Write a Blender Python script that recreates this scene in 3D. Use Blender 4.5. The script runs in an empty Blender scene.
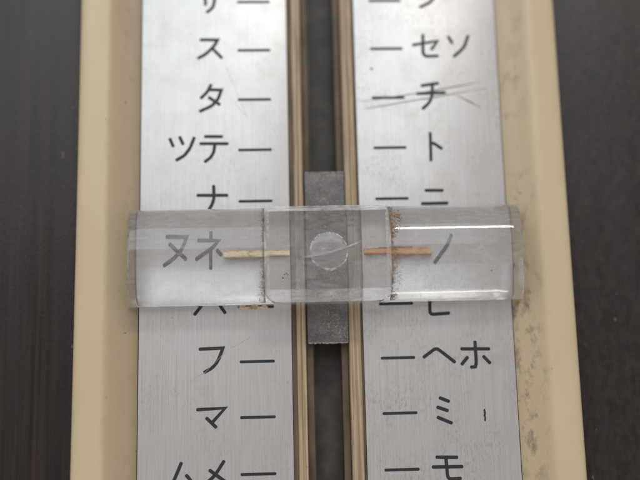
import bpy, bmesh, math, random
from mathutils import Vector, noise as mnoise

sc = bpy.context.scene
S = 0.00015                      # one drawing unit is 0.15 mm
rad = math.radians

# ---------------------------------------------------------------- camera
cd = bpy.data.cameras.new('camera'); cam = bpy.data.objects.new('camera', cd)
sc.collection.objects.link(cam); sc.camera = cam
cam.location = (-34.39 * S, -112.12 * S, 800 * S)
cam.rotation_euler = (rad(8.90), rad(-1.88), rad(-1.32))
cd.sensor_width = 36; cd.lens = 45; cd.clip_start = 0.005; cd.clip_end = 20
cd.dof.use_dof = True; cd.dof.focus_distance = 0.1173; cd.dof.aperture_fstop = 5.2
cd.dof.aperture_blades = 7

# ---------------------------------------------------------------- world: dim even room light
w = bpy.data.worlds.new('World'); sc.world = w; w.use_nodes = True
bg = w.node_tree.nodes['Background']; bg.inputs[0].default_value = (1.0, 0.92, 0.91, 1); bg.inputs[1].default_value = 0.39

# ---------------------------------------------------------------- lamps: a bright window bay and a ceiling tube fitting
def area(name, loc, aim, sx, sy, watts, col):
    l = bpy.data.lights.new(name, 'AREA'); l.shape = 'RECTANGLE'; l.size = sx; l.size_y = sy
    l.energy = watts; l.color = col
    o = bpy.data.objects.new(name, l); sc.collection.objects.link(o); o.location = loc
    o.rotation_euler = (Vector(aim) - Vector(loc)).to_track_quat('-Z', 'Y').to_euler()
    return o
area('window_light', (-0.23, 0.44, 0.61), (-0.23, 0, 0), 0.87, 0.57, 2.75, (0.86, 0.95, 1.0))
area('tube_light', (0.48, 1.45, 1.30), (0.48, 0, 0), 0.62, 0.13, 7.0, (1.0, 0.97, 0.92))

sc.view_settings.view_transform = 'Standard'; sc.view_settings.look = 'None'
sc.view_settings.exposure = 0.22; sc.view_settings.gamma = 1.0; sc.view_settings.use_curve_mapping = False
sc.render.engine = 'CYCLES'
cy = sc.cycles
cy.use_denoising = True; cy.max_bounces = 16; cy.transmission_bounces = 14; cy.transparent_max_bounces = 16
cy.diffuse_bounces = 5; cy.glossy_bounces = 6; cy.blur_glossy = 0.6
cy.caustics_reflective = True; cy.caustics_refractive = True; cy.sample_clamp_indirect = 12

random.seed(7)

# ================================================================ materials
class NT:
    def __init__(s, name):
        m = bpy.data.materials.new(name); m.use_nodes = True; s.m = m; s.t = m.node_tree
        s.t.nodes.clear(); s.out = s.n('ShaderNodeOutputMaterial')
        tc = s.n('ShaderNodeTexCoord'); mp = s.n('ShaderNodeMapping')
        mp.inputs['Scale'].default_value = (1 / S, 1 / S, 1 / S)
        s.l(tc.outputs['Object'], mp.inputs['Vector']); s.co = mp.outputs['Vector']
    def n(s, kind, **kw):
        nd = s.t.nodes.new(kind)
        for k, v in kw.items(): setattr(nd, k, v)
        return nd
    def l(s, a, b): s.t.links.new(a, b)
    def put(s, sock, v):
        if hasattr(v, 'is_output') or hasattr(v, 'links'): s.l(v, sock)
        else: sock.default_value = v
    def noise(s, scale, detail=4, rough=0.6, stretch=(1, 1, 1), off=(0, 0, 0)):
        mp = s.n('ShaderNodeMapping'); mp.inputs['Scale'].default_value = stretch; mp.inputs['Location'].default_value = off
        s.l(s.co, mp.inputs['Vector']); nz = s.n('ShaderNodeTexNoise')
        nz.inputs['Scale'].default_value = scale; nz.inputs['Detail'].default_value = detail; nz.inputs['Roughness'].default_value = rough
        s.l(mp.outputs['Vector'], nz.inputs['Vector']); return nz.outputs['Fac']
    def ramp(s, fac, *stops):
        r = s.n('ShaderNodeValToRGB'); s.put(r.inputs[0], fac); e = r.color_ramp.elements
        while len(e) < len(stops): e.new(0.5)
        for el, (p, c) in zip(e, stops):
            el.position = p; el.color = (c, c, c, 1) if isinstance(c, (int, float)) else (*c, 1)
        return r.outputs['Color']
    def mix(s, fac, a, b, mode='MIX'):
        x = s.n('ShaderNodeMix', data_type='RGBA', blend_type=mode); s.put(x.inputs[0], fac)
        for sock, v in ((x.inputs[6], a), (x.inputs[7], b)):
            s.put(sock, (*v, 1) if isinstance(v, tuple) and len(v) == 3 else v)
        return x.outputs[2]
    def math(s, op, a, b=0.0, c=0.0, clamp=False):
        x = s.n('ShaderNodeMath', operation=op, use_clamp=clamp)
        s.put(x.inputs[0], a); s.put(x.inputs[1], b); s.put(x.inputs[2], c); return x.outputs[0]
    def xyz(s):
        x = s.n('ShaderNodeSeparateXYZ'); s.l(s.co, x.inputs[0]); return x.outputs
    def bump(s, h, strength=0.2, dist=0.1):
        b = s.n('ShaderNodeBump'); b.inputs['Strength'].default_value = strength; b.inputs['Distance'].default_value = dist * S
        s.put(b.inputs['Height'], h); return b.outputs['Normal']
    def pbr(s, color, rough=0.5, metal=0.0, normal=None, **kw):
        p = s.n('ShaderNodeBsdfPrincipled')
        s.put(p.inputs['Base Color'], (*color, 1) if isinstance(color, tuple) else color)
        s.put(p.inputs['Roughness'], rough); s.put(p.inputs['Metallic'], metal)
        if normal is not None: s.l(normal, p.inputs['Normal'])
        for k, v in kw.items(): s.put(p.inputs[k.replace('_', ' ')], v)
        return p.outputs[0]
    def done(s, sh): s.l(sh, s.out.inputs['Surface']); return s.m

def mat_plate(name, seed, wear):
    t = NT(name)
    fine = t.noise(0.9, 5, 0.7, (1, 0.012, 1), (seed, 0, 0))         # brushed along the strip
    mid = t.noise(0.13, 3, 0.6, (1, 0.03, 1), (seed, 9, 0))
    blot = t.noise(0.022, 5, 0.6, (1, 0.8, 1), (seed, 3, 0))
    speck = t.noise(0.5, 4, 0.65, (1, 0.35, 1), (seed, 5, 0))
    col = t.mix(t.ramp(fine, (0.3, 0.0), (0.7, 1.0)), (0.50, 0.49, 0.48), (0.66, 0.65, 0.64))
    col = t.mix(t.ramp(mid, (0.35, 0.0), (0.75, 0.35)), col, (0.56, 0.555, 0.55))
    grime = t.math('MULTIPLY', t.ramp(speck, (0.48, 0.0), (0.85, 0.8)), t.ramp(blot, (0.42, 0.0), (0.62, 1.0)))
    col = t.mix(t.math('MULTIPLY', grime, wear), col, (0.34, 0.29, 0.21))
    blot2 = t.noise(0.035, 5, 0.65, (1, 1, 1), (seed + 40, 3, 0))
    col = t.mix(t.ramp(blot2, (0.5, 0.0), (0.72, 0.45 * wear)), col, (0.52, 0.485, 0.46))
    pits = t.ramp(t.noise(0.21, 2, 0.5, (1, 1, 1), (seed, 17, 0)), (0.735, 0.0), (0.76, 0.7))
    col = t.mix(pits, col, (0.30, 0.26, 0.2))
    rough = t.math('ADD', t.math('MULTIPLY', fine, 0.16), t.math('MULTIPLY', blot2, 0.22)); rough = t.math('ADD', rough, 0.22)
    p = t.pbr(col, rough, 0.55, t.bump(fine, 0.25, 0.08), Anisotropic=0.0)
    return t.done(p)

def mat_cream(name, seed, base=(0.59, 0.49, 0.315), blotch=1.0, film=0.42, spots=0.75):
    t = NT(name); X = t.xyz()
    tone = t.noise(0.02, 4, 0.6, (1, 0.4, 1), (seed, 0, 0))
    col = t.mix(t.ramp(tone, (0.35, 0.0), (0.7, 1.0)), base, tuple(c * k for c, k in zip(base, (0.93, 0.92, 0.88))))
    ax = t.math('ABSOLUTE', X[0])
    # hand grime caught between the metal strip and the ridge of the frame
    near = t.ramp(t.math('DIVIDE', t.math('SUBTRACT', ax, 186.0), 40.0), (0.0, 1.0), (0.45, 0.8), (0.72, 0.2), (1.0, 0.03))
    sm = t.noise(0.085, 6, 0.68, (1.0, 0.55, 1), (seed, 2, 0))
    cl = t.noise(0.014, 3, 0.55, (0.6, 1, 1), (seed, 8, 0))
    d = t.math('MULTIPLY', t.ramp(sm, (0.50, 0.0), (0.64, 1.0)), t.ramp(cl, (0.40, 0.05), (0.58, 1.0)))
    d = t.math('MULTIPLY', t.math('MULTIPLY', d, near), blotch, clamp=True)
    col = t.mix(d, col, (0.15, 0.105, 0.07))
    edge = t.ramp(t.math('ADD', t.math('DIVIDE', t.math('SUBTRACT', ax, 186.0), 34.0), t.math('MULTIPLY', t.math('SUBTRACT', sm, 0.5), 0.35)), (0.0, 1.0), (0.3, 0.62), (0.85, 0.3), (1.0, 0.0))
    fl = t.math('MULTIPLY', edge, film, clamp=True)
    col = t.mix(fl, col, (0.27, 0.205, 0.125))
    sp = t.ramp(t.noise(0.16, 2, 0.5, (1, 0.7, 1), (seed, 31, 0)), (0.755, 0.0), (0.785, spots))
    col = t.mix(sp, col, (0.10, 0.07, 0.045))
    rough = t.math('ADD', 0.24, t.math('MULTIPLY', sm, 0.26))
    return t.done(t.pbr(col, rough, 0.0, t.bump(sm, 0.25, 0.35), Subsurface_Weight=0.0))

def mat_guide(name, seed):
    t = NT(name)
    st = t.noise(0.55, 5, 0.7, (1, 0.022, 1), (seed, 0, 0)); bl = t.noise(0.06, 4, 0.6, (1, 0.25, 1), (seed, 4, 0))
    col = t.mix(t.ramp(st, (0.36, 0.0), (0.52, 0.55), (0.66, 1.0)), (0.25, 0.18, 0.105), (0.54, 0.43, 0.28))
    col = t.mix(t.ramp(bl, (0.45, 0.0), (0.8, 0.5)), col, (0.30, 0.22, 0.13))
    ticks = t.ramp(t.noise(0.3, 3, 0.6, (1, 0.3, 1), (seed, 14, 0)), (0.70, 0.0), (0.74, 0.8))
    col = t.mix(ticks, col, (0.06, 0.045, 0.03))
    return t.done(t.pbr(col, 0.5, 0.0, t.bump(st, 0.3, 0.3)))

def mat_simple(name, a, b, scale, rough, stretch=(1, 1, 1), metal=0.0, bump=0.2, lo=0.35, hi=0.7, **kw):
    t = NT(name); nz = t.noise(scale, 5, 0.65, stretch)
    return t.done(t.pbr(t.mix(t.ramp(nz, (lo, 0.0), (hi, 1.0)), a, b), rough, metal, t.bump(nz, bump, 0.3), **kw))

def mat_cover(name, seed, lay=0.02):
    t = NT(name)
    st = t.noise(0.16, 6, 0.68, (1, lay, 1), (seed, 0, 0)); st2 = t.noise(0.03, 3, 0.6, (1, 0.06, 1), (seed, 6, 0))
    peb = t.noise(0.42, 3, 0.6, (1, 0.5, 1), (seed, 1, 0))
    col = t.mix(t.ramp(st, (0.38, 0.0), (0.66, 1.0)), (0.013, 0.0085, 0.008), (0.037, 0.025, 0.021))
    col = t.mix(t.ramp(st2, (0.4, 0.0), (0.7, 0.6)), col, (0.030, 0.024, 0.023))
    nick = t.ramp(t.noise(0.10, 2, 0.5, (1, 0.6, 1), (seed, 21, 0)), (0.745, 0.0), (0.765, 0.6))
    col = t.mix(nick, col, (0.16, 0.14, 0.13))
    h = t.math('ADD', st, t.math('MULTIPLY', peb, 0.6))
    rough = t.math('ADD', 0.30, t.math('MULTIPLY', st, 0.22))
    return t.done(t.pbr(col, rough, 0.0, t.bump(h, 0.7, 0.8), Specular_IOR_Level=0.36))

def mat_ink(name='printed_ink'):
    t = NT(name); nz = t.noise(0.8, 3, 0.6)
    return t.done(t.pbr(t.mix(t.ramp(nz, (0.45, 0.0), (0.8, 1.0)), (0.009, 0.012, 0.017), (0.036, 0.04, 0.045)), 0.55))

def mat_block():
    t = NT('dusty_grey_plastic')
    n1 = t.noise(0.09, 6, 0.7); n2 = t.noise(0.45, 3, 0.6, (1, 1, 1), (4, 0, 0)); n3 = t.noise(0.03, 3, 0.5, (1, 1, 1), (1, 7, 0))
    col = t.mix(t.ramp(n1, (0.35, 0.0), (0.7, 1.0)), (0.085, 0.082, 0.083), (0.18, 0.172, 0.165))
    dust = t.math('MULTIPLY', t.ramp(n2, (0.52, 0.0), (0.66, 1.0)), t.ramp(n3, (0.38, 0.2), (0.6, 0.95)))
    col = t.mix(dust, col, (0.36, 0.31, 0.25))
    return t.done(t.pbr(col, 0.5, 0.0, t.bump(n2, 0.4, 0.4)))

def mat_clear(name, haze, rough, seed=0.0, tint=(1.0, 1.0, 1.0), share=0.5, alb=0.90, grit=None):
    t = NT(name)
    g = t.n('ShaderNodeBsdfGlass'); g.inputs['IOR'].default_value = 1.49; g.inputs['Roughness'].default_value = rough
    g.inputs['Color'].default_value = (*tint, 1)
    sc1 = t.noise(0.35, 4, 0.7, (0.25, 1, 1), (seed, 0, 0)); sc2 = t.noise(0.04, 5, 0.6, (1, 1, 1), (seed, 5, 0))
    dn = t.math('MULTIPLY', t.ramp(sc1, (0.4, 0.5), (0.72, 1.6)), t.ramp(sc2, (0.3, 0.6), (0.7, 1.3)))
    if grit: dn = t.math('MULTIPLY', dn, t.ramp(t.noise(grit, 4, 0.7, (1, 1, 1), (seed, 3, 0)), (0.42, 0.12), (0.60, 1.5)))
    f = t.math('MULTIPLY', dn, haze, clamp=True)
    d = t.n('ShaderNodeBsdfDiffuse'); d.inputs[0].default_value = (alb, alb * 0.975, alb * 0.965, 1)
    tr = t.n('ShaderNodeBsdfTranslucent'); tr.inputs[0].default_value = (alb, alb * 0.975, alb * 0.965, 1)
    m0 = t.n('ShaderNodeMixShader'); m0.inputs[0].default_value = share; t.l(d.outputs[0], m0.inputs[1]); t.l(tr.outputs[0], m0.inputs[2])
    m1 = t.n('ShaderNodeMixShader'); t.l(f, m1.inputs[0]); t.l(g.outputs[0], m1.inputs[1]); t.l(m0.outputs[0], m1.inputs[2])
    nrm = t.bump(t.noise(0.25, 4, 0.6, (0.3, 1, 1), (seed, 11, 0)), 0.06, 0.5)
    t.l(nrm, g.inputs['Normal'])
    return t.done(m1.outputs[0])

def mat_film(name, sgn, x0, seed, a, b, far=12.0):
    # translucent smear of grime packed against the seam at x0, thinning away from it
    t = NT(name); X = t.xyz()
    d = t.math('MULTIPLY', t.math('SUBTRACT', X[0], x0), sgn)
    yw = t.noise(0.035, 3, 0.6, (0.0, 1, 0), (0, seed, 0))                       # how far the smear reaches at this height
    reach = t.math('ADD', 1.4, t.math('MULTIPLY', t.ramp(yw, (0.36, 0.0), (0.66, 1.0)), far))
    fall = t.math('SUBTRACT', 1.0, t.math('DIVIDE', d, reach), clamp=True)
    n1 = t.noise(0.32, 6, 0.75, (1, 1, 0.2), (seed, 2, 0))
    al = t.ramp(t.math('ADD', n1, t.math('MULTIPLY', t.math('SUBTRACT', fall, 1.0), 0.42)), (0.20, 0.0), (0.50, 0.95))
    col = t.mix(t.ramp(t.noise(0.5, 4, 0.6, (1, 1, 0.3), (seed, 8, 0)), (0.35, 0.0), (0.65, 1.0)), a, b)
    p = t.pbr(col, 0.85); tr = t.n('ShaderNodeBsdfTransparent'); mx = t.n('ShaderNodeMixShader')
    t.l(al, mx.inputs[0]); t.l(tr.outputs[0], mx.inputs[1]); t.l(p, mx.inputs[2])
    return t.done(mx.outputs[0])

def mat_hair(name, edge, mid, dark, seed):
    t = NT(name); X = t.xyz()
    n1 = t.noise(0.25, 4, 0.65, (0.6, 1, 1), (seed, 0, 0)); n2 = t.noise(0.5, 3, 0.6, (0.5, 1, 1), (seed, 3, 0))
    rim = t.ramp(t.math('ADD', t.math('DIVIDE', t.math('ABSOLUTE', t.math('ADD', X[1], 2.45)), 3.2), t.math('MULTIPLY', t.math('SUBTRACT', n1, 0.5), 1.7)), (0.36, 0.0), (0.72, 1.0))
    col = t.mix(rim, mid, edge)
    col = t.mix(t.ramp(n2, (0.58, 0.0), (0.68, 0.85)), col, dark)
    pale = t.math('MULTIPLY', t.math('SUBTRACT', X[0], 62.0), 0.02, clamp=True)           # paint rubbed paler towards the outer end
    col = t.mix(t.math('MULTIPLY', pale, 0.45), col, (0.66, 0.50, 0.30))
    return t.done(t.pbr(col, 0.35, 0.25, t.bump(n2, 0.5, 0.5)))

M = {
 'plate_l': mat_plate('brushed_aluminium', 0.0, 0.7), 'plate_r': mat_plate('stained_brushed_aluminium', 31.0, 1.45),
 'cream_l': mat_cream('cream_plastic', 3.0, blotch=0.35, film=0.95), 'cream_r': mat_cream('grimy_cream_plastic', 77.0, blotch=0.95, film=0.45),
 'guide': mat_guide('yellowed_guide_plastic', 5.0),
 'seam': mat_simple('brown_seam_grime', (0.06, 0.042, 0.024), (0.17, 0.12, 0.068), 0.3, 0.7, (1, 0.05, 1)),
 'ledge': mat_simple('brown_ledge_plastic', (0.075, 0.054, 0.032), (0.15, 0.11, 0.068), 0.05, 0.65, (1, 0.4, 1)),
 'slot': mat_simple('black_slot_lining', (0.035, 0.031, 0.027), (0.075, 0.065, 0.056), 0.05, 0.6),
 'cover_l': mat_cover('streaked_dark_cover', 0.0), 'cover_r': mat_cover('matt_dark_cover', 55.0, 0.45),
 'ink': mat_ink(), 'scratch': mat_simple('scratch_brown', (0.07, 0.055, 0.04), (0.25, 0.21, 0.17), 0.2, 0.6, (1, 1, 1)),
 'block': mat_block(), 'faint': mat_simple('faint_scratch', (0.30, 0.28, 0.26), (0.50, 0.49, 0.47), 0.2, 0.5),
 'clear': mat_clear('scuffed_clear_acrylic', 0.14, 0.02, share=0.36, alb=0.95), 'pin': mat_clear('worn_pin_lit_facet', 0.32, 0.08, 20.0), 'pin_low': mat_clear('clear_pin_below_crack', 0.10, 0.05, 25.0),
 'bevel': mat_clear('frosted_glint_border', 0.50, 0.12, 40.0, share=0.2, alb=0.97), 'rim': mat_clear('wall_glint_rim', 0.30, 0.08, 45.0, share=0.3, alb=0.97), 'end': mat_clear('clean_acrylic_end', 0.06, 0.01, 47.0), 'foot': mat_clear('milky_acrylic_foot', 0.13, 0.05, 70.0, share=0.25, alb=0.97),  # bevel and rim: milky white stands in for light glinting inside the block
 'hair_l': mat_hair('flaking_gold_paint', (0.62, 0.44, 0.22), (0.82, 0.72, 0.52), (0.36, 0.20, 0.08), 2.0),
 'hair_r': mat_hair('flaking_orange_paint', (0.60, 0.13, 0.03), (0.64, 0.39, 0.15), (0.34, 0.08, 0.03), 9.0),
 'fleck': mat_simple('old_paint_fleck', (0.36, 0.20, 0.08), (0.80, 0.70, 0.52), 0.22, 0.6, (0.6, 1, 1), lo=0.42, hi=0.56),
 'grime': mat_simple('brown_grime', (0.10, 0.065, 0.035), (0.30, 0.19, 0.09), 0.5, 0.8), 'dark_grime': mat_simple('dark_brown_grime', (0.04, 0.028, 0.018), (0.14, 0.09, 0.05), 0.5, 0.8),
 'black': mat_simple('black_speck', (0.01, 0.01, 0.012), (0.03, 0.03, 0.03), 0.6, 0.6),
}

# ================================================================ mesh helpers
def link(name, me, mat, parent=None):
    o = bpy.data.objects.new(name, me); sc.collection.objects.link(o); o.parent = parent
    if not me.materials: me.materials.append(M[mat] if isinstance(mat, str) else mat)
    return o
def mesh(name, verts, faces, smooth=None):
    me = bpy.data.meshes.new(name); me.from_pydata([(x * S, y * S, z * S) for x, y, z in verts], [], faces); me.update()
    if smooth is not None:
        me.shade_smooth(); me.set_sharp_from_angle(angle=rad(smooth))
    return me
def fixn(me):
    bm = bmesh.new(); bm.from_mesh(me); bmesh.ops.recalc_face_normals(bm, faces=bm.faces); bm.to_mesh(me); bm.free(); return me
def extrude_y(name, prof, y0, y1, n=1, smooth=35):
    """closed x,z profile swept along y"""
    k = len(prof); V = []; F = []
    for i in range(n + 1):
        y = y0 + (y1 - y0) * i / n
        V += [(x, y, z) for x, z in prof]
    for i in range(n):
        for j in range(k):
            a = i * k + j; b = i * k + (j + 1) % k; F.append((a, b, b + k, a + k))
    F.append(tuple(range(k))); F.append(tuple(n * k + j for j in range(k)))
    me = mesh(name, V, F); fixn(me); me.shade_smooth(); me.set_sharp_from_angle(angle=rad(smooth)); return me
def rounded_box(name, x0, x1, y0, y1, z0, z1, r, seg=3, rag=0.0, seed=0, cut=0):
    bm = bmesh.new(); bmesh.ops.create_cube(bm, size=1)
    for v in bm.verts:
        v.co = Vector(((x0 + x1) / 2 + v.co.x * (x1 - x0), (y0 + y1) / 2 + v.co.y * (y1 - y0), (z0 + z1) / 2 + v.co.z * (z1 - z0)))
    if cut: bmesh.ops.subdivide_edges(bm, edges=bm.edges[:], cuts=cut, use_grid_fill=True)
    if r: 
        ed = [e for e in bm.edges if len(e.link_faces) == 2 and e.calc_face_angle() > 0.5]
        bmesh.ops.bevel(bm, geom=ed, offset=r, segments=seg, profile=0.5, affect='EDGES')
    for v in bm.verts:
        if rag:
            nv = mnoise.noise_vector(v.co * 0.35 + Vector((seed, 0, 0))); v.co += nv * rag
        v.co *= S
    me = bpy.data.meshes.new(name); bm.to_mesh(me); bm.free(); me.shade_smooth(); me.set_sharp_from_angle(angle=rad(40)); return me

def smooth_path(p):
    out = [p[0]]
    for i in range(1, len(p) - 1):
        a, b, c = Vector(p[i - 1]), Vector(p[i]), Vector(p[i + 1])
        if (b - a).angle(c - b) < rad(62):
            k = 0.3
            A = b + (a - b) * k; C = b + (c - b) * k
            for q in (0.0, 0.25, 0.5, 0.75, 1.0):
                v = A * (1 - q) ** 2 + b * 2 * q * (1 - q) + C * q * q; out.append((v.x, v.y))
        else: out.append(p[i])
    out.append(p[-1]); return out
def ribbon(path, wid, z, V, F, cap=5, taper=False, jitter=0.0):
    """flat stroke with rounded ends"""
    P = [Vector(p) for p in path]; n = len(P); base = len(V); L = []; R = []
    for i in range(n):
        d0 = (P[i] - P[i - 1]).normalized() if i else None
        d1 = (P[i + 1] - P[i]).normalized() if i < n - 1 else None
        if d0 is None: nn = Vector((-d1.y, d1.x)); k = 1
        elif d1 is None: nn = Vector((-d0.y, d0.x)); k = 1
        else:
            n0 = Vector((-d0.y, d0.x)); n1 = Vector((-d1.y, d1.x)); nn = (n0 + n1).normalized(); k = min(1 / max(nn.dot(n0), 0.45), 1.9)
        h = wid / 2 * (math.sin(math.pi * (0.06 + 0.88 * i / (n - 1))) if taper else 1) + random.uniform(-jitter, jitter)
        L.append(P[i] + nn * h * k); R.append(P[i] - nn * h * k)
    d = (P[1] - P[0]).normalized(); e = (P[-1] - P[-2]).normalized(); h = wid / 2
    ring = list(L)
    if not taper:
        for q in range(1, cap):
            a = math.pi / 2 - math.pi * q / cap; ring.append(P[-1] + e * h * math.cos(a) * 0.7 + Vector((-e.y, e.x)) * h * math.sin(a))
    ring += R[::-1]
    if not taper:
        for q in range(1, cap):
            a = -math.pi / 2 + math.pi * q / cap; ring.append(P[0] - d * h * math.cos(a) * 0.7 + Vector((-d.y, d.x)) * h * math.sin(a))
    V += [(v.x, v.y, z) for v in L + R]
    for i in range(n - 1): F.append((base + i, base + n + i, base + n + i + 1, base + i + 1))
    if not taper:
        b2 = len(V); c1 = [P[-1] + e * h * math.cos(math.pi / 2 - math.pi * q / cap) * 0.7 + Vector((-e.y, e.x)) * h * math.sin(math.pi / 2 - math.pi * q / cap) for q in range(1, cap)]
        V += [(v.x, v.y, z) for v in c1]; F.append(tuple([base + n - 1, base + 2 * n - 1] + list(range(b2 + len(c1) - 1, b2 - 1, -1))))
        b3 = len(V); c0 = [P[0] - d * h * math.cos(-math.pi / 2 + math.pi * q / cap) * 0.7 + Vector((-d.y, d.x)) * h * math.sin(-math.pi / 2 + math.pi * q / cap) for q in range(1, cap)]
        V += [(v.x, v.y, z) for v in c0]; F.append(tuple([base + n, base] + list(range(b3 + len(c0) - 1, b3 - 1, -1))))
def strokes(name, paths, wid, z, taper=False, jitter=0.0, smooth=True):
    V = []; F = []
    for i, p in enumerate(paths): ribbon(smooth_path(p) if smooth else p, wid, z + 0.03 * i, V, F, taper=taper, jitter=jitter)
    return fixup(mesh(name, V, F))
def fixup(me):
    bm = bmesh.new(); bm.from_mesh(me)
    for f in bm.faces:
        f.normal_update()
        if f.normal.z < 0: f.normal_flip()
    bm.to_mesh(me); bm.free(); return me
def thing(name, label, cat, loc=(0, 0, 0)):
    o = bpy.data.objects.new(name, None); sc.collection.objects.link(o); o['label'] = label; o['category'] = cat
    o.empty_display_size = 0.005; o.location = loc; return o

Y0, Y1 = -420, 470
# ================================================================ the index: covers, frame, guides, metal strips
idx = thing('telephone_index', 'old desk telephone index, brushed metal katakana strips in a yellowed cream frame between dark covers', 'telephone index')

for s, m, lab in ((-1, 'cover_l', 'streaked dark side cover with a bluish sheen'), (1, 'cover_r', 'plain dark side cover')):
    a, b = sorted((s * 250.2, s * 560))
    o = link('side_cover', rounded_box('side_cover', a, b, Y0, Y1, -60, -14, 3, 3), m, idx); o['label'] = lab

for s, m in ((-1, 'cream_l'), (1, 'cream_r')):
    p = [(187.6, -44), (187.6, -2.2), (190, -1.4), (198, 0.8), (204, 3.6), (212, 9.2), (215.5, 11.6), (218, 12.7), (221, 13.1), (225, 13.0), (238, 11.6), (242.5, 10.8), (245.6, 9.4), (247.8, 7.2), (249.0, 4.2), (249.5, 0), (249.8, -44)]
    link('frame_rail', extrude_y('frame_rail', [(s * x, z) for x, z in p], Y0, Y1), m, idx)
for s in (-1, 1):
    # seat the metal strip is glued to
    a, b = sorted((s * 35.4, s * 187.3))
    link('strip_bed', rounded_box('strip_bed', a, b, Y0, Y1, -44, -3.2, 0), 'seam', idx)
    w0 = 30.6 if s < 0 else 33.2
    g = [(32.6, -44), (32.6, -0.9), (32.0, -0.1), (31.2, 0.2), (27.9, 0.2), (27.5, -0.9), (26.6, -0.9), (26.2, 0.25), (22.6, 0.3), (21.8, -0.1), (21.4, -0.9), (21.2, -44)]
    go = link('guide_rail', extrude_y('guide_rail', [(s * (21.2 + (x - 21.2) * (w0 - 21.2) / 11.4), z) for x, z in g], Y0, Y1), 'guide', idx)
    a, b = sorted((s * (w0 + 0.2), s * 35.2))
    link('seam', rounded_box('seam', a, b, Y0, Y1, -40, -1.6, 0), 'seam', go)
    a, b = sorted((s * 14.0, s * 21.0))
    link('ledge', rounded_box('ledge', a, b, Y0, Y1, -44, -9.5, 1.0), 'ledge', go)
link('slot_floor', rounded_box('slot_floor', -13.8, 13.8, Y0, Y1, -44, -34, 0), 'slot', idx)

plates = {}
for s, m, lab in ((-1, 'plate_l', 'brushed metal index strip, cleaner, ticks at its right edge'), (1, 'plate_r', 'stained brushed metal index strip with long scratches')):
    a, b = sorted((s * 35.7, s * 186.4))
    o = link('index_strip', rounded_box('index_strip', a, b, Y0 + 2, Y1 - 2, -3.0, 0, 0.35, 2), m, idx); o['label'] = lab; plates[s] = o

PITCH = 53.80
LEFT_LETTERS = [
  ('sa', [[(-128.3, 276.6), (-105.1, 276.4)], [(-121.3, 283.9), (-120.5, 265.9)], [(-110.5, 283.8), (-110.9, 270.3), (-112.7, 263.0), (-118.8, 257.8)]]),
  ('su', [[(-125.5, 227.2), (-107.9, 227.0), (-110.8, 221.3), (-114.7, 216.8), (-120.6, 211.1), (-128.0, 207.1)], [(-113.7, 218.0), (-103.7, 207.2)]]),
  ('ta', [[(-114.9, 177.7), (-118.7, 170.2), (-125.1, 163.6)], [(-116.8, 172.6), (-104.2, 172.1), (-107.2, 163.0), (-113.9, 155.0), (-126.2, 149.5)], [(-116.9, 164.1), (-106.1, 156.5)]]),
  ('tsu', [[(-157.0, 120.4), (-153.6, 112.5)], [(-146.9, 122.0), (-143.6, 114.7)], [(-132.2, 121.2), (-136.4, 110.3), (-142.1, 102.5), (-150.1, 97.9)]]),
  ('te', [[(-121.0, 122.4), (-103.7, 122.1)], [(-125.8, 114.9), (-98.0, 114.5)], [(-111.0, 114.3), (-112.1, 105.8), (-115.4, 100.1), (-121.1, 95.8)]]),
  ('na', [[(-128.7, 60.7), (-98.7, 60.3)], [(-112.4, 70.3), (-112.0, 57.6), (-114.0, 51.0), (-118.1, 44.3)]]),
  ('nu', [[(-157.4, 12.5), (-137.7, 12.1), (-142.4, 2.8), (-150.1, -4.3), (-160.0, -9.4)], [(-154.6, 6.9), (-138.6, -4.8)]]),
  ('ne', [[(-113.9, 15.4), (-113.9, 10.0)], [(-126.5, 9.3), (-106.3, 8.9), (-112.3, 3.5), (-128.4, -5.1)], [(-114.1, 3.4), (-114.2, -12.4)], [(-107.7, 1.5), (-103.9, -2.0)]]),
  ('ha', [[(-119.2, -39.0), (-121.7, -47.9), (-131.5, -60.0)], [(-113.2, -39.1), (-108.8, -48.1), (-101.4, -59.0)]]),
  ('fu', [[(-126.4, -94.3), (-103.7, -93.7), (-108.1, -105.3), (-113.6, -112.5), (-121.8, -116.9)]]),
  ('ma', [[(-128.8, -152.8), (-101.8, -151.9), (-114.2, -165.2)], [(-119.8, -161.1), (-110.7, -169.9)]]),
  ('mu', [[(-144.2, -202.9), (-150.1, -216.7), (-153.9, -224.5), (-134.8, -223.1)], [(-139.3, -214.5), (-135.7, -218.5), (-131.9, -225.5)]]),
  ('me', [[(-103.2, -202.3), (-112.3, -215.9), (-123.3, -224.9)], [(-116.8, -210.4), (-102.2, -221.3)]]),
]
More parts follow.
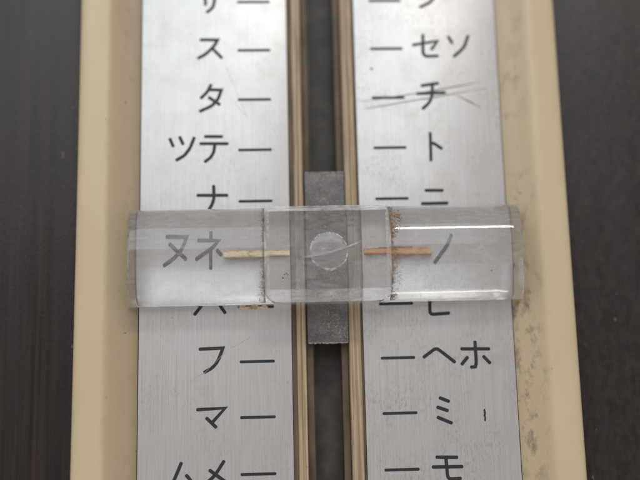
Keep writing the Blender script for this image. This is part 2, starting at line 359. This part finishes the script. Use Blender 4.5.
RIGHT_LETTERS = [
  ('shi', [[(107.2, 261.8), (118.5, 267.1), (126.8, 278.8)], [(110.4, 284.6), (115.6, 281.7)], [(106.3, 276.6), (111.5, 273.7)]]),
  ('se', [[(108.9, 230.7), (108.0, 209.9), (110.8, 206.8), (123.8, 207.0)], [(97.9, 219.4), (124.0, 223.7), (117.5, 214.4)]]),
  ('so', [[(135.8, 228.4), (139.5, 221.4)], [(156.9, 228.9), (152.2, 216.7), (146.6, 211.1), (140.8, 206.4)]]),
  ('chi', [[(105.1, 174.5), (122.4, 176.9)], [(100.2, 165.9), (129.3, 166.6)], [(116.4, 175.6), (115.9, 164.1), (112.6, 156.0), (105.4, 149.5)]]),
  ('to', [[(111.9, 123.2), (111.4, 93.8)], [(112.7, 112.4), (115.5, 111.8), (123.1, 106.2)]]),
  ('ni', [[(104.5, 62.2), (122.0, 62.0)], [(100.1, 48.4), (126.2, 48.6)]]),
  ('no', [[(126.0, 10.0), (121.4, 2.1), (107.9, -11.1)]]),
  ('hi', [[(104.0, -40.4), (103.3, -62.7), (105.0, -64.9), (122.6, -64.0)], [(104.0, -51.5), (120.4, -47.8)]]),
  ('he', [[(95.3, -107.2), (106.5, -99.2), (109.7, -99.3), (126.0, -112.6)]]),
  ('ho', [[(133.3, -99.8), (161.1, -100.4)], [(147.3, -93.0), (147.6, -113.9), (146.4, -117.7), (142.1, -118.0)], [(139.0, -108.2), (133.0, -114.9)], [(155.1, -107.7), (161.2, -114.3)]]),
  ('mi', [[(109.4, -147.2), (118.2, -150.8)], [(106.7, -156.2), (116.6, -159.7)], [(106.6, -166.0), (119.9, -171.7)]]),
  ('mo', [[(103.6, -203.9), (123.8, -204.5)], [(99.6, -213.1), (128.4, -213.5)], [(112.8, -204.6), (113.5, -222.1), (115.4, -224.9), (126.2, -224.6)]]),
]
SCRATCH_R = [[(41.7, 149.8), (87.0, 156.8), (130.5, 163.9), (173.1, 171.1)], [(41.0, 157.9), (98.9, 165.9), (135.1, 172.1), (171.4, 179.0)], [(141.6, 163.8), (166.7, 149.9)]]
SCRATCH_L = [[(-98.6, -95.3), (-121.3, -117.2), (-154.4, -133.8)], [(-95.7, -93.9), (-76.8, -84.0)], [(-101.2, 202.5), (-88.9, 171.9), (-77.8, 142.6)], [(-95.2, 161.1), (-89.0, 156.8), (-76.8, 139.4)]]
INK_MARKS = [[(152.9, -159.5), (153.5, -164.0)], [(153.2, -164.5), (153.5, -170.4)], [(52.6, 194.4), (53.0, 192.7)]]
for s, letters in ((-1, LEFT_LETTERS), (1, RIGHT_LETTERS)):
    for nm, paths in letters:
        link('letter', strokes('letter', paths, 3.35, 0.14, jitter=0.04), 'ink', plates[s])
    x0, x1 = (-86.3, -53.6) if s < 0 else (53.2, 85.7)
    tick = strokes('tick_mark', [[(x0, 0), ((x0 + x1) / 2, 0), (x1, 0)]], 2.85, 0.14)
    for r in range(10):
        o = link('tick_mark', tick, 'ink', plates[s]); o.location = (0, ((5 - r) * PITCH + (0.4 if s > 0 else 0)) * S, 0)
    for paths, wd in (((SCRATCH_R, 0.95) if s > 0 else (SCRATCH_L, 0.26)),):
        for p in paths:
            n = 14; q = []
            for i in range(n + 1):
                f = i / n * (len(p) - 1); k = min(int(f), len(p) - 2); f -= k
                q.append((p[k][0] + (p[k + 1][0] - p[k][0]) * f + random.uniform(-.2, .2), p[k][1] + (p[k + 1][1] - p[k][1]) * f + random.uniform(-.25, .25)))
            link('scratch', strokes('scratch', [q], wd, 0.22, taper=True, jitter=0.12, smooth=False), 'scratch' if s > 0 else 'faint', plates[s])
for p in INK_MARKS:
    q = [(p[0][0] + (p[1][0] - p[0][0]) * i / 5 + random.uniform(-.3, .3), p[0][1] + (p[1][1] - p[0][1]) * i / 5) for i in range(6)]
    link('ink_mark', strokes('ink_mark', [q], 1.7, 0.16, jitter=0.35, smooth=False), 'ink', plates[1])

def blob(name, x, y, z, rx, ry, mat, parent, seed, h=0.5, k=11):
    """small raised fleck with an uneven outline"""
    rr = random.Random(seed); V = [(x, y, z + h)]; F = []
    R = [rr.uniform(0.6, 1.15) for _ in range(k)]
    for ring, (q, zz) in enumerate(((0.7, h * 0.8), (1.0, 0.0))):
        for i in range(k):
            a = 2 * math.pi * i / k; V.append((x + rx * q * R[i] * math.cos(a), y + ry * q * R[i] * math.sin(a), z + zz))
    for i in range(k):
        j = (i + 1) % k; F.append((0, 1 + i, 1 + j)); F.append((1 + i, 1 + k + i, 1 + k + j, 1 + j))
    return link(name, mesh(name, V, F, 60), mat, parent)

# ================================================================ the sliding pointer
ptr = thing('sliding_pointer', 'clear half round plastic pointer bar on a grey slider between the metal strips', 'pointer', (0, -3.5 * S, 0))
def under(o): o.parent = ptr; o.location = (o.location.x, o.location.y + 3.5 * S, o.location.z); return o

YC, A, ZB, SIDE, H = -4.1, 48.3, 3.0, 5.0, 36.0
XL, XR = -189.5, 189.5
DL, DR = 8.0, 6.0            # moulding draft of the two ends
PXL, PXR, PT = -60.0, 61.0, 45.2
def wing(y):
    k = max(0.0, 1 - ((y - YC) / A) ** 2); return ZB + SIDE + H * math.sqrt(k)
def pad(x, y):
    # flat block with a sloped front and back border, eased sides and rounded corners in plan
    cx, cy_ = (PXL + PXR) / 2, YC - 1.4; hx, hy, r = (PXR - PXL) / 2, A - 1.4, 12.0
    qx, qy = abs(x - cx) - hx + r, abs(y - cy_) - hy + r
    d = r - (math.hypot(max(qx, 0), max(qy, 0)) + min(max(qx, qy), 0))
    if d < 0: return 0
    b = 7.0 if y > YC else 11.0
    e = (hy - abs(y - cy_)) / b
    return PT - max((11.0 if y > YC else 12.0) * max(0.0, 1 - e), 4.5 * max(0.0, 1 - d / 4.0) ** 2)
def sloped(x, y):
    b = 7.0 if y > YC else 11.0
    return PXL + 0.4 < x < PXR - 0.4 and A - 1.4 - abs(y - YC + 1.4) < b and pad(x, y) > wing(y) - 2
def clear_bar():
    xs = [XL, XL + 0.5, XL + 1.2]
    xs += [XL + 1.2 + (PXL - 2.0 - XL - 1.2) * i / 14 for i in range(1, 15)]
    xs += [PXL - 1.0, PXL - 0.25, PXL + 0.25]
    xs += [PXL + 0.25 + i * 0.6 for i in range(1, 16)]
    xs += [PXL + 9.25 + (PXR - PXL - 18.5) * i / 16 for i in range(1, 16)]
    xs += [PXR - 0.25 - i * 0.6 for i in range(15, 0, -1)] + [PXR - 0.25, PXR + 0.25, PXR + 1.0]
    xs += [PXR + 2.0 + (XR - 1.2 - PXR - 2.0) * i / 14 for i in range(0, 15)] + [XR - 0.5, XR]
    xs = sorted(set(round(x, 3) for x in xs))
    N = 96; ys = [YC - A * math.cos(math.pi * j / N) for j in range(N + 1)]
    V = []; F = []; nx = len(xs); ny = N + 1
    for i, x in enumerate(xs):
        e = 0.0
        dx = min(x - XL, XR - x)
        if dx < 1.2: e = (1 - dx / 1.2) ** 2 * 1.0            # eased ends
        for y in ys:
            z = wing(y) - e; xo = x
            if PXL <= x <= PXR: z = max(z, pad(x, y)) if x - PXL > 0.2 and PXR - x > 0.2 else z
            if dx < 0.3: xo += (-DL if x < 0 else DR) * (1 - (z - ZB) / (ZB + SIDE + H - ZB))
            V.append((xo, y, z))
    B = len(V)
    for x in xs:
        for y in ys: V.append((x - DL if x - XL < 0.3 else x + DR if XR - x < 0.3 else x, y, ZB))
    for i in range(nx - 1):
        for j in range(ny - 1):
            a = i * ny + j; F.append((a, a + ny, a + ny + 1, a + 1)); b = B + a; F.append((b, b + 1, b + ny + 1, b + ny))
        for j in (0, ny - 1):
            a = i * ny + j; F.append((a, B + a, B + a + ny, a + ny) if j == 0 else (a, a + ny, B + a + ny, B + a))
    for i in (0, nx - 1):
        for j in range(ny - 1):
            a = i * ny + j; F.append((a, a + 1, B + a + 1, B + a) if i == 0 else (a, B + a, B + a + 1, a + 1))
    me = mesh('clear_bar', V, F); fixn(me); me.shade_smooth(); me.set_sharp_from_angle(angle=rad(30))
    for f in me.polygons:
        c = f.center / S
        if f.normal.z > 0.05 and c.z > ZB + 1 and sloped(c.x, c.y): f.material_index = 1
        elif c.z > ZB + 1 and -0.6 < min(c.x - PXL, PXR - c.x) < 4.2: f.material_index = 2  # pale rim imitates the bright refracting side walls of the block
        elif abs(f.normal.x) > 0.6 and abs(c.x) > 150: f.material_index = 3
    return me
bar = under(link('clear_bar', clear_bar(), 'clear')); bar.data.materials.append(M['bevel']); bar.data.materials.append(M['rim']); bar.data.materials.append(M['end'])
for s in (-1, 1):
    a, b = sorted((s * 21.6, s * 34.8))
    link('guide_foot', rounded_box('guide_foot', a, b, YC - A + 3, YC + A - 3, 0.55, ZB - 0.15, 0.4, 2), 'foot', bar)

blk = under(link('slider_block', rounded_box('slider_block', -19.8, 21.0, -91.0, 82.5, -24, 2.2, 1.2, 2, 0.35, 3, cut=14), 'block'))
def rag_edge(y, seed):
    rr = random.Random(seed); V = []; F = []; n = 42
    for i in range(n + 1):
        x = -19.0 + 39.2 * i / n; h = rr.uniform(0.3, 1.5); q = rr.uniform(0.3, 1.3)
        V += [(x, y - q, 2.25 + h * 0.2), (x, y + h * 0.3, 2.6 + h * 0.35), (x, y + q * 0.9, 1.2)]
    for i in range(n):
        for j in range(2): F.append((i * 3 + j, i * 3 + j + 3, i * 3 + j + 4, i * 3 + j + 1))
    return fixup(mesh('burred_edge', V, F, 50))
M['burr'] = mat_simple('pale_worn_burr', (0.16, 0.155, 0.15), (0.50, 0.48, 0.44), 0.35, 0.6)
link('burred_edge', rag_edge(82.2, 1), 'burr', blk); link('burred_edge', rag_edge(-90.8, 2), 'burr', blk)

def prism(name, x0, x1, yc, w0, w1, z0, z1, seed):
    V = []; F = []; n = 24; rr = random.Random(seed)
    for i in range(n + 1):
        x = x0 + (x1 - x0) * i / n; j = [rr.uniform(-.22, .22) for _ in range(4)]
        y = yc
        V += [(x, y - w0 + j[0], z0), (x, y + w0 + j[1], z0), (x, y + w1 + j[2], z1), (x, y - w1 + j[3], z1)]
    for i in range(n):
        for k in range(4): a = i * 4 + k; b = i * 4 + (k + 1) % 4; F.append((a, b, b + 4, a + 4))
    F.append((0, 1, 2, 3)); F.append(tuple(n * 4 + k for k in range(4)))
    return fixn(mesh(name, V, F))
l = under(link('pointer_line', prism('pointer_line', -100.5, -36.2, -2.3, 3.3, 2.9, ZB + 0.4, 9.0, 5), 'hair_l')); l['label'] = 'pale flaking gold painted pointer line'
l = under(link('pointer_line', prism('pointer_line', 37.6, 104.5, -2.6, 3.0, 2.6, ZB + 0.4, 9.0, 6), 'hair_r')); l['label'] = 'orange and gold painted pointer line'

# pin in the middle of the bar: cracked clear disc with a frayed white rim
PX, PY, PR = 1.5, -5.2, 17.2
def pin_head():
    V = [(PX, PY, PT + 1.4)]; F = []; k = 56
    ang = math.atan2(15.5, 62)
    for q, (r, z) in enumerate(((0.5, 1.4), (0.9, 1.3), (1.0, 0.8), (1.0, 0.25))):
        for i in range(k):
            a = 2 * math.pi * i / k; x = r * PR * math.cos(a); y = r * PR * math.sin(a)
            side = -x * math.sin(ang) + y * math.cos(ang)
            V.append((PX + x, PY + y, PT + z + (0.045 * max(-abs(side), -9) if q < 2 else 0) * (1.6 if side < 0 else 0.4)))
    V.append((PX, PY, PT + 0.25)); c = len(V) - 1
    for i in range(k):
        j = (i + 1) % k; F.append((0, 1 + i, 1 + j))
        for q in range(3): F.append((1 + q * k + i, 1 + (q + 1) * k + i, 1 + (q + 1) * k + j, 1 + q * k + j))
        F.append((c, 1 + 3 * k + j, 1 + 3 * k + i))
    return fixn(mesh('pin_head', V, F, 30))
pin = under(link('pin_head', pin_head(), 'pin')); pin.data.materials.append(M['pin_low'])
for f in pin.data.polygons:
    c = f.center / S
    if f.normal.z > 0.2 and -(c.x - PX) * math.sin(math.atan2(15.5, 62)) + (c.y - PY) * math.cos(math.atan2(15.5, 62)) < -0.5: f.material_index = 1  # facet light and shade put into the haze: clearer, darker below the crack
def pin_rim():
    V = []; F = []; k = 110; rr = random.Random(4)
    for i in range(k):
        a = 2 * math.pi * i / k
        wd = 0.9 + 0.7 * mnoise.noise(Vector((math.cos(a) * 2.6, math.sin(a) * 2.6, 1.5))) + rr.uniform(0, 0.3)
        for (dr, z) in ((0.15, 0.2), (0.2 + wd * 0.35, 0.3 + wd * 0.5), (0.5 + wd, 0.15)):
            r = PR - 0.4 + dr + rr.uniform(-.12, .12); V.append((PX + r * math.cos(a), PY + r * math.sin(a), PT + z))
    for i in range(k):
        j = (i + 1) % k
        for q in range(2): F.append((i * 3 + q, i * 3 + q + 1, j * 3 + q + 1, j * 3 + q))
    return fixup(mesh('frayed_rim', V, F, 60))
M['fray'] = mat_clear('frayed_acrylic', 0.62, 0.2, 80.0, share=0.2, alb=0.97, grit=0.45)
link('frayed_rim', pin_rim(), 'fray', pin)
M['crack'] = mat_clear('milky_crack', 0.42, 0.15, 60.0)
def crack():
    V = []; F = []; n = 40; rr = random.Random(9)
    for i in range(n + 1):
        f = i / n; x = -22 + 55 * f; y = -10.8 + 14.4 * f - 2.2 * math.sin(math.pi * f)
        h = 1.15 * math.sin(math.pi * (0.1 + 0.85 * f)) * (1.35 if f > .78 or f < .2 else 0.85) + rr.uniform(-.1, .1)
        V += [(x, y - h, PT + 1.75), (x, y, PT + 2.1), (x, y + h, PT + 1.75)]
    for i in range(n):
        for q in range(2): a = i * 3 + q; F.append((a, a + 3, a + 4, a + 1))
    return fixup(mesh('crack', V, F, 60))
link('crack', crack(), 'crack', pin)

# dirt lodged where the block meets the round wings, and specks
def specks(name, pts, mat, seed):
    rr = random.Random(seed); V = []; F = []
    for (x, y, r) in pts:
        z = max(wing(y), pad(x, y) if PXL < x < PXR else 0) + 0.06; k = 7; b = len(V); V.append((x, y, z + 0.3))
        for i in range(k):
            a = 2 * math.pi * i / k; q = r * rr.uniform(0.5, 1.2); xx = x + q * math.cos(a); yy = y + q * math.sin(a)
            V.append((xx, yy, max(wing(yy), pad(xx, yy) if PXL < xx < PXR else 0) + 0.05))
        for i in range(k): F.append((b, b + 1 + i, b + 1 + (i + 1) % k))
    o = under(link(name, mesh(name, V, F), mat)); o['kind'] = 'stuff'; return o
rr = random.Random(21); pts = []
for i in range(150):                                  # trailing down the seam by the orange line
    y = rr.uniform(YC - 46, YC + 46); pts.append((PXR + 0.9 + abs(rr.gauss(0, 1.6)), y, rr.uniform(0.15, 0.5)))
for i in range(230):                                  # fan of dirt at its upper end
    f = rr.random() ** 0.8; y = YC + 45 - 34 * f; pts.append((PXR + 1 + rr.random() ** 1.4 * (2.5 + 13 * (1 - abs(f - 0.4) * 1.5)), y, rr.uniform(0.2, 0.75)))
for i in range(46): pts.append((PXR + 9 + rr.gauss(0, 1.6), YC + 33 + rr.gauss(0, 1.8), rr.uniform(0.3, 0.8)))
for i in range(70): pts.append((PXR + 3 + rr.gauss(0, 2.2), YC - 43 + rr.gauss(0, 1.6), rr.uniform(0.2, 0.55)))
for i in range(50): pts.append((PXR + 7.5 + rr.gauss(0, 2), YC - 28 + rr.gauss(0, 6), rr.uniform(0.15, 0.45)))
pts = [(x, max(min(y, YC + A - 1.5), YC - A + 1.5), r) for x, y, r in pts]
def film(x0, sgn, w):
    V = []; F = []; nx, ny = 10, 80
    for i in range(nx + 1):
        for j in range(ny + 1):
            y = YC - A * 0.975 * math.cos(math.pi * j / ny); V.append((x0 + sgn * w * i / nx, y, wing(y) + 0.12))
    for i in range(nx):
        for j in range(ny): a = i * (ny + 1) + j; F.append((a, a + ny + 1, a + ny + 2, a + 1))
    me = fixup(mesh('dirt_film', V, F)); me.shade_smooth(); return me
M['film_r'] = mat_film('brown_seam_smear', 1, PXR + 0.3, 3.0, (0.16, 0.10, 0.05), (0.34, 0.23, 0.12))
M['film_l'] = mat_film('dark_seam_smear', -1, PXL - 0.3, 12.0, (0.07, 0.05, 0.035), (0.30, 0.23, 0.16), 6.0)
under(link('dirt_film', film(PXR + 0.35, 1, 13), 'film_r')); under(link('dirt_film', film(PXL - 0.35, -1, 9), 'film_l'))
specks('seam_dirt', pts, 'grime', 1)['label'] = 'brown dirt fanned along the seam by the orange line'
rr = random.Random(33); pts = []
for i in range(170):
    y = rr.uniform(YC - 47, YC + 40); pts.append((PXL - 0.9 - abs(rr.gauss(0, 0.7)), y, rr.uniform(0.12, 0.4)))
for i in range(70): pts.append((PXL - 2.5 - abs(rr.gauss(0, 2.2)), YC - 36 + rr.gauss(0, 7), rr.uniform(0.15, 0.45)))
for i in range(40): pts.append((PXL - 1.5 - abs(rr.gauss(0, 3.0)), YC + 34 + rr.gauss(0, 5), rr.uniform(0.15, 0.4)))
pts = [(x, max(min(y, YC + A - 1.5), YC - A + 1.5), r) for x, y, r in pts]
specks('seam_dirt', pts, 'dark_grime', 2)['label'] = 'thin dark dirt line along the seam by the gold line'
for k, (x, y, q) in enumerate([(-41.5, -23.5, 0.9), (-39.7, -22.4, 1.0), (-38.4, -23.6, 0.8), (-43.2, -26.8, 1.1), (-40.0, -27.4, 0.55), (-43.8, -30.4, 0.55), (-37.4, -28.2, 0.5)]):
    blob('dirt_dot', x, y, 0.1, q, q * 0.9, 'black', plates[-1], 300 + k, 0.25)

# small worn moulded mark on the front slope of the block: a rounded outline round rubbed raised signs
M['mould'] = mat_clear('raised_moulding', 0.75, 0.2, 90.0, share=0.2, alb=0.97)
def moulded(paths, wid):
    V = []; F = []
    for p in paths:
        q = []
        for a, b in zip(p[:-1], p[1:]):
            for i in range(6): q.append((a[0] + (b[0] - a[0]) * i / 6, a[1] + (b[1] - a[1]) * i / 6))
        q.append(p[-1]); k0 = len(V); ribbon(q, wid, 0, V, F)
        for k in range(k0, len(V)): V[k] = (V[k][0], V[k][1], pad(V[k][0], V[k][1]) + 0.18)
    return fixup(mesh('moulded_mark', V, F))
ov = lambda cx, cy_, rx, ry: [(cx + rx * math.cos(a * math.pi / 5), cy_ + ry * math.sin(a * math.pi / 5)) for a in range(11)]
under(link('moulded_mark', moulded([[(-10.5, -49.4), (-12.6, -47.6), (-12.6, -45), (-10.5, -43.4), (9.5, -43.4), (11.6, -45), (11.6, -47.6), (9.5, -49.4), (-10.5, -49.4)],
    ov(-7.2, -46.4, 1.2, 1.8), [(-4.6, -48), (-4.6, -44.8)], ov(-1.8, -46.4, 1.2, 1.7), [(0.9, -44.9), (2.2, -46.4), (0.9, -47.9)], ov(4.8, -46.4, 1.1, 1.7), [(7.6, -48), (7.6, -44.8)]], 0.55), M['mould']))

# fleck of old paint left on the strip at the lower edge of the bar, and stray dots
link('paint_fleck', prism('paint_fleck', -87.0, -61.0, -54.2, 1.9, 1.4, 0.2, 1.0, 15), 'fleck', plates[-1])
blob('paint_fleck', -60.8, -54.0, 0.3, 2.6, 2.2, 'fleck', plates[-1], 41, 0.9); blob('paint_fleck', -66.0, -52.9, 1.0, 3.0, 1.0, 'grime', plates[-1], 42, 0.4)
blob('paint_fleck', -78.0, -53.0, 1.0, 4.0, 0.8, 'grime', plates[-1], 43, 0.4); blob('paint_fleck', -88.0, -53.8, 0.3, 1.8, 1.2, 'grime', plates[-1], 44, 0.6)
for x, y, r in ((165.0, -17.5, 0.9), (187.0, -13.5, 1.9), (-0.0, 0, 0)):
    if r: blob('dirt_dot', x, y, 0.2 if x < 186 else -1.0, r, r, 'black' if r > 1.5 else 'grime', plates[1], int(x))
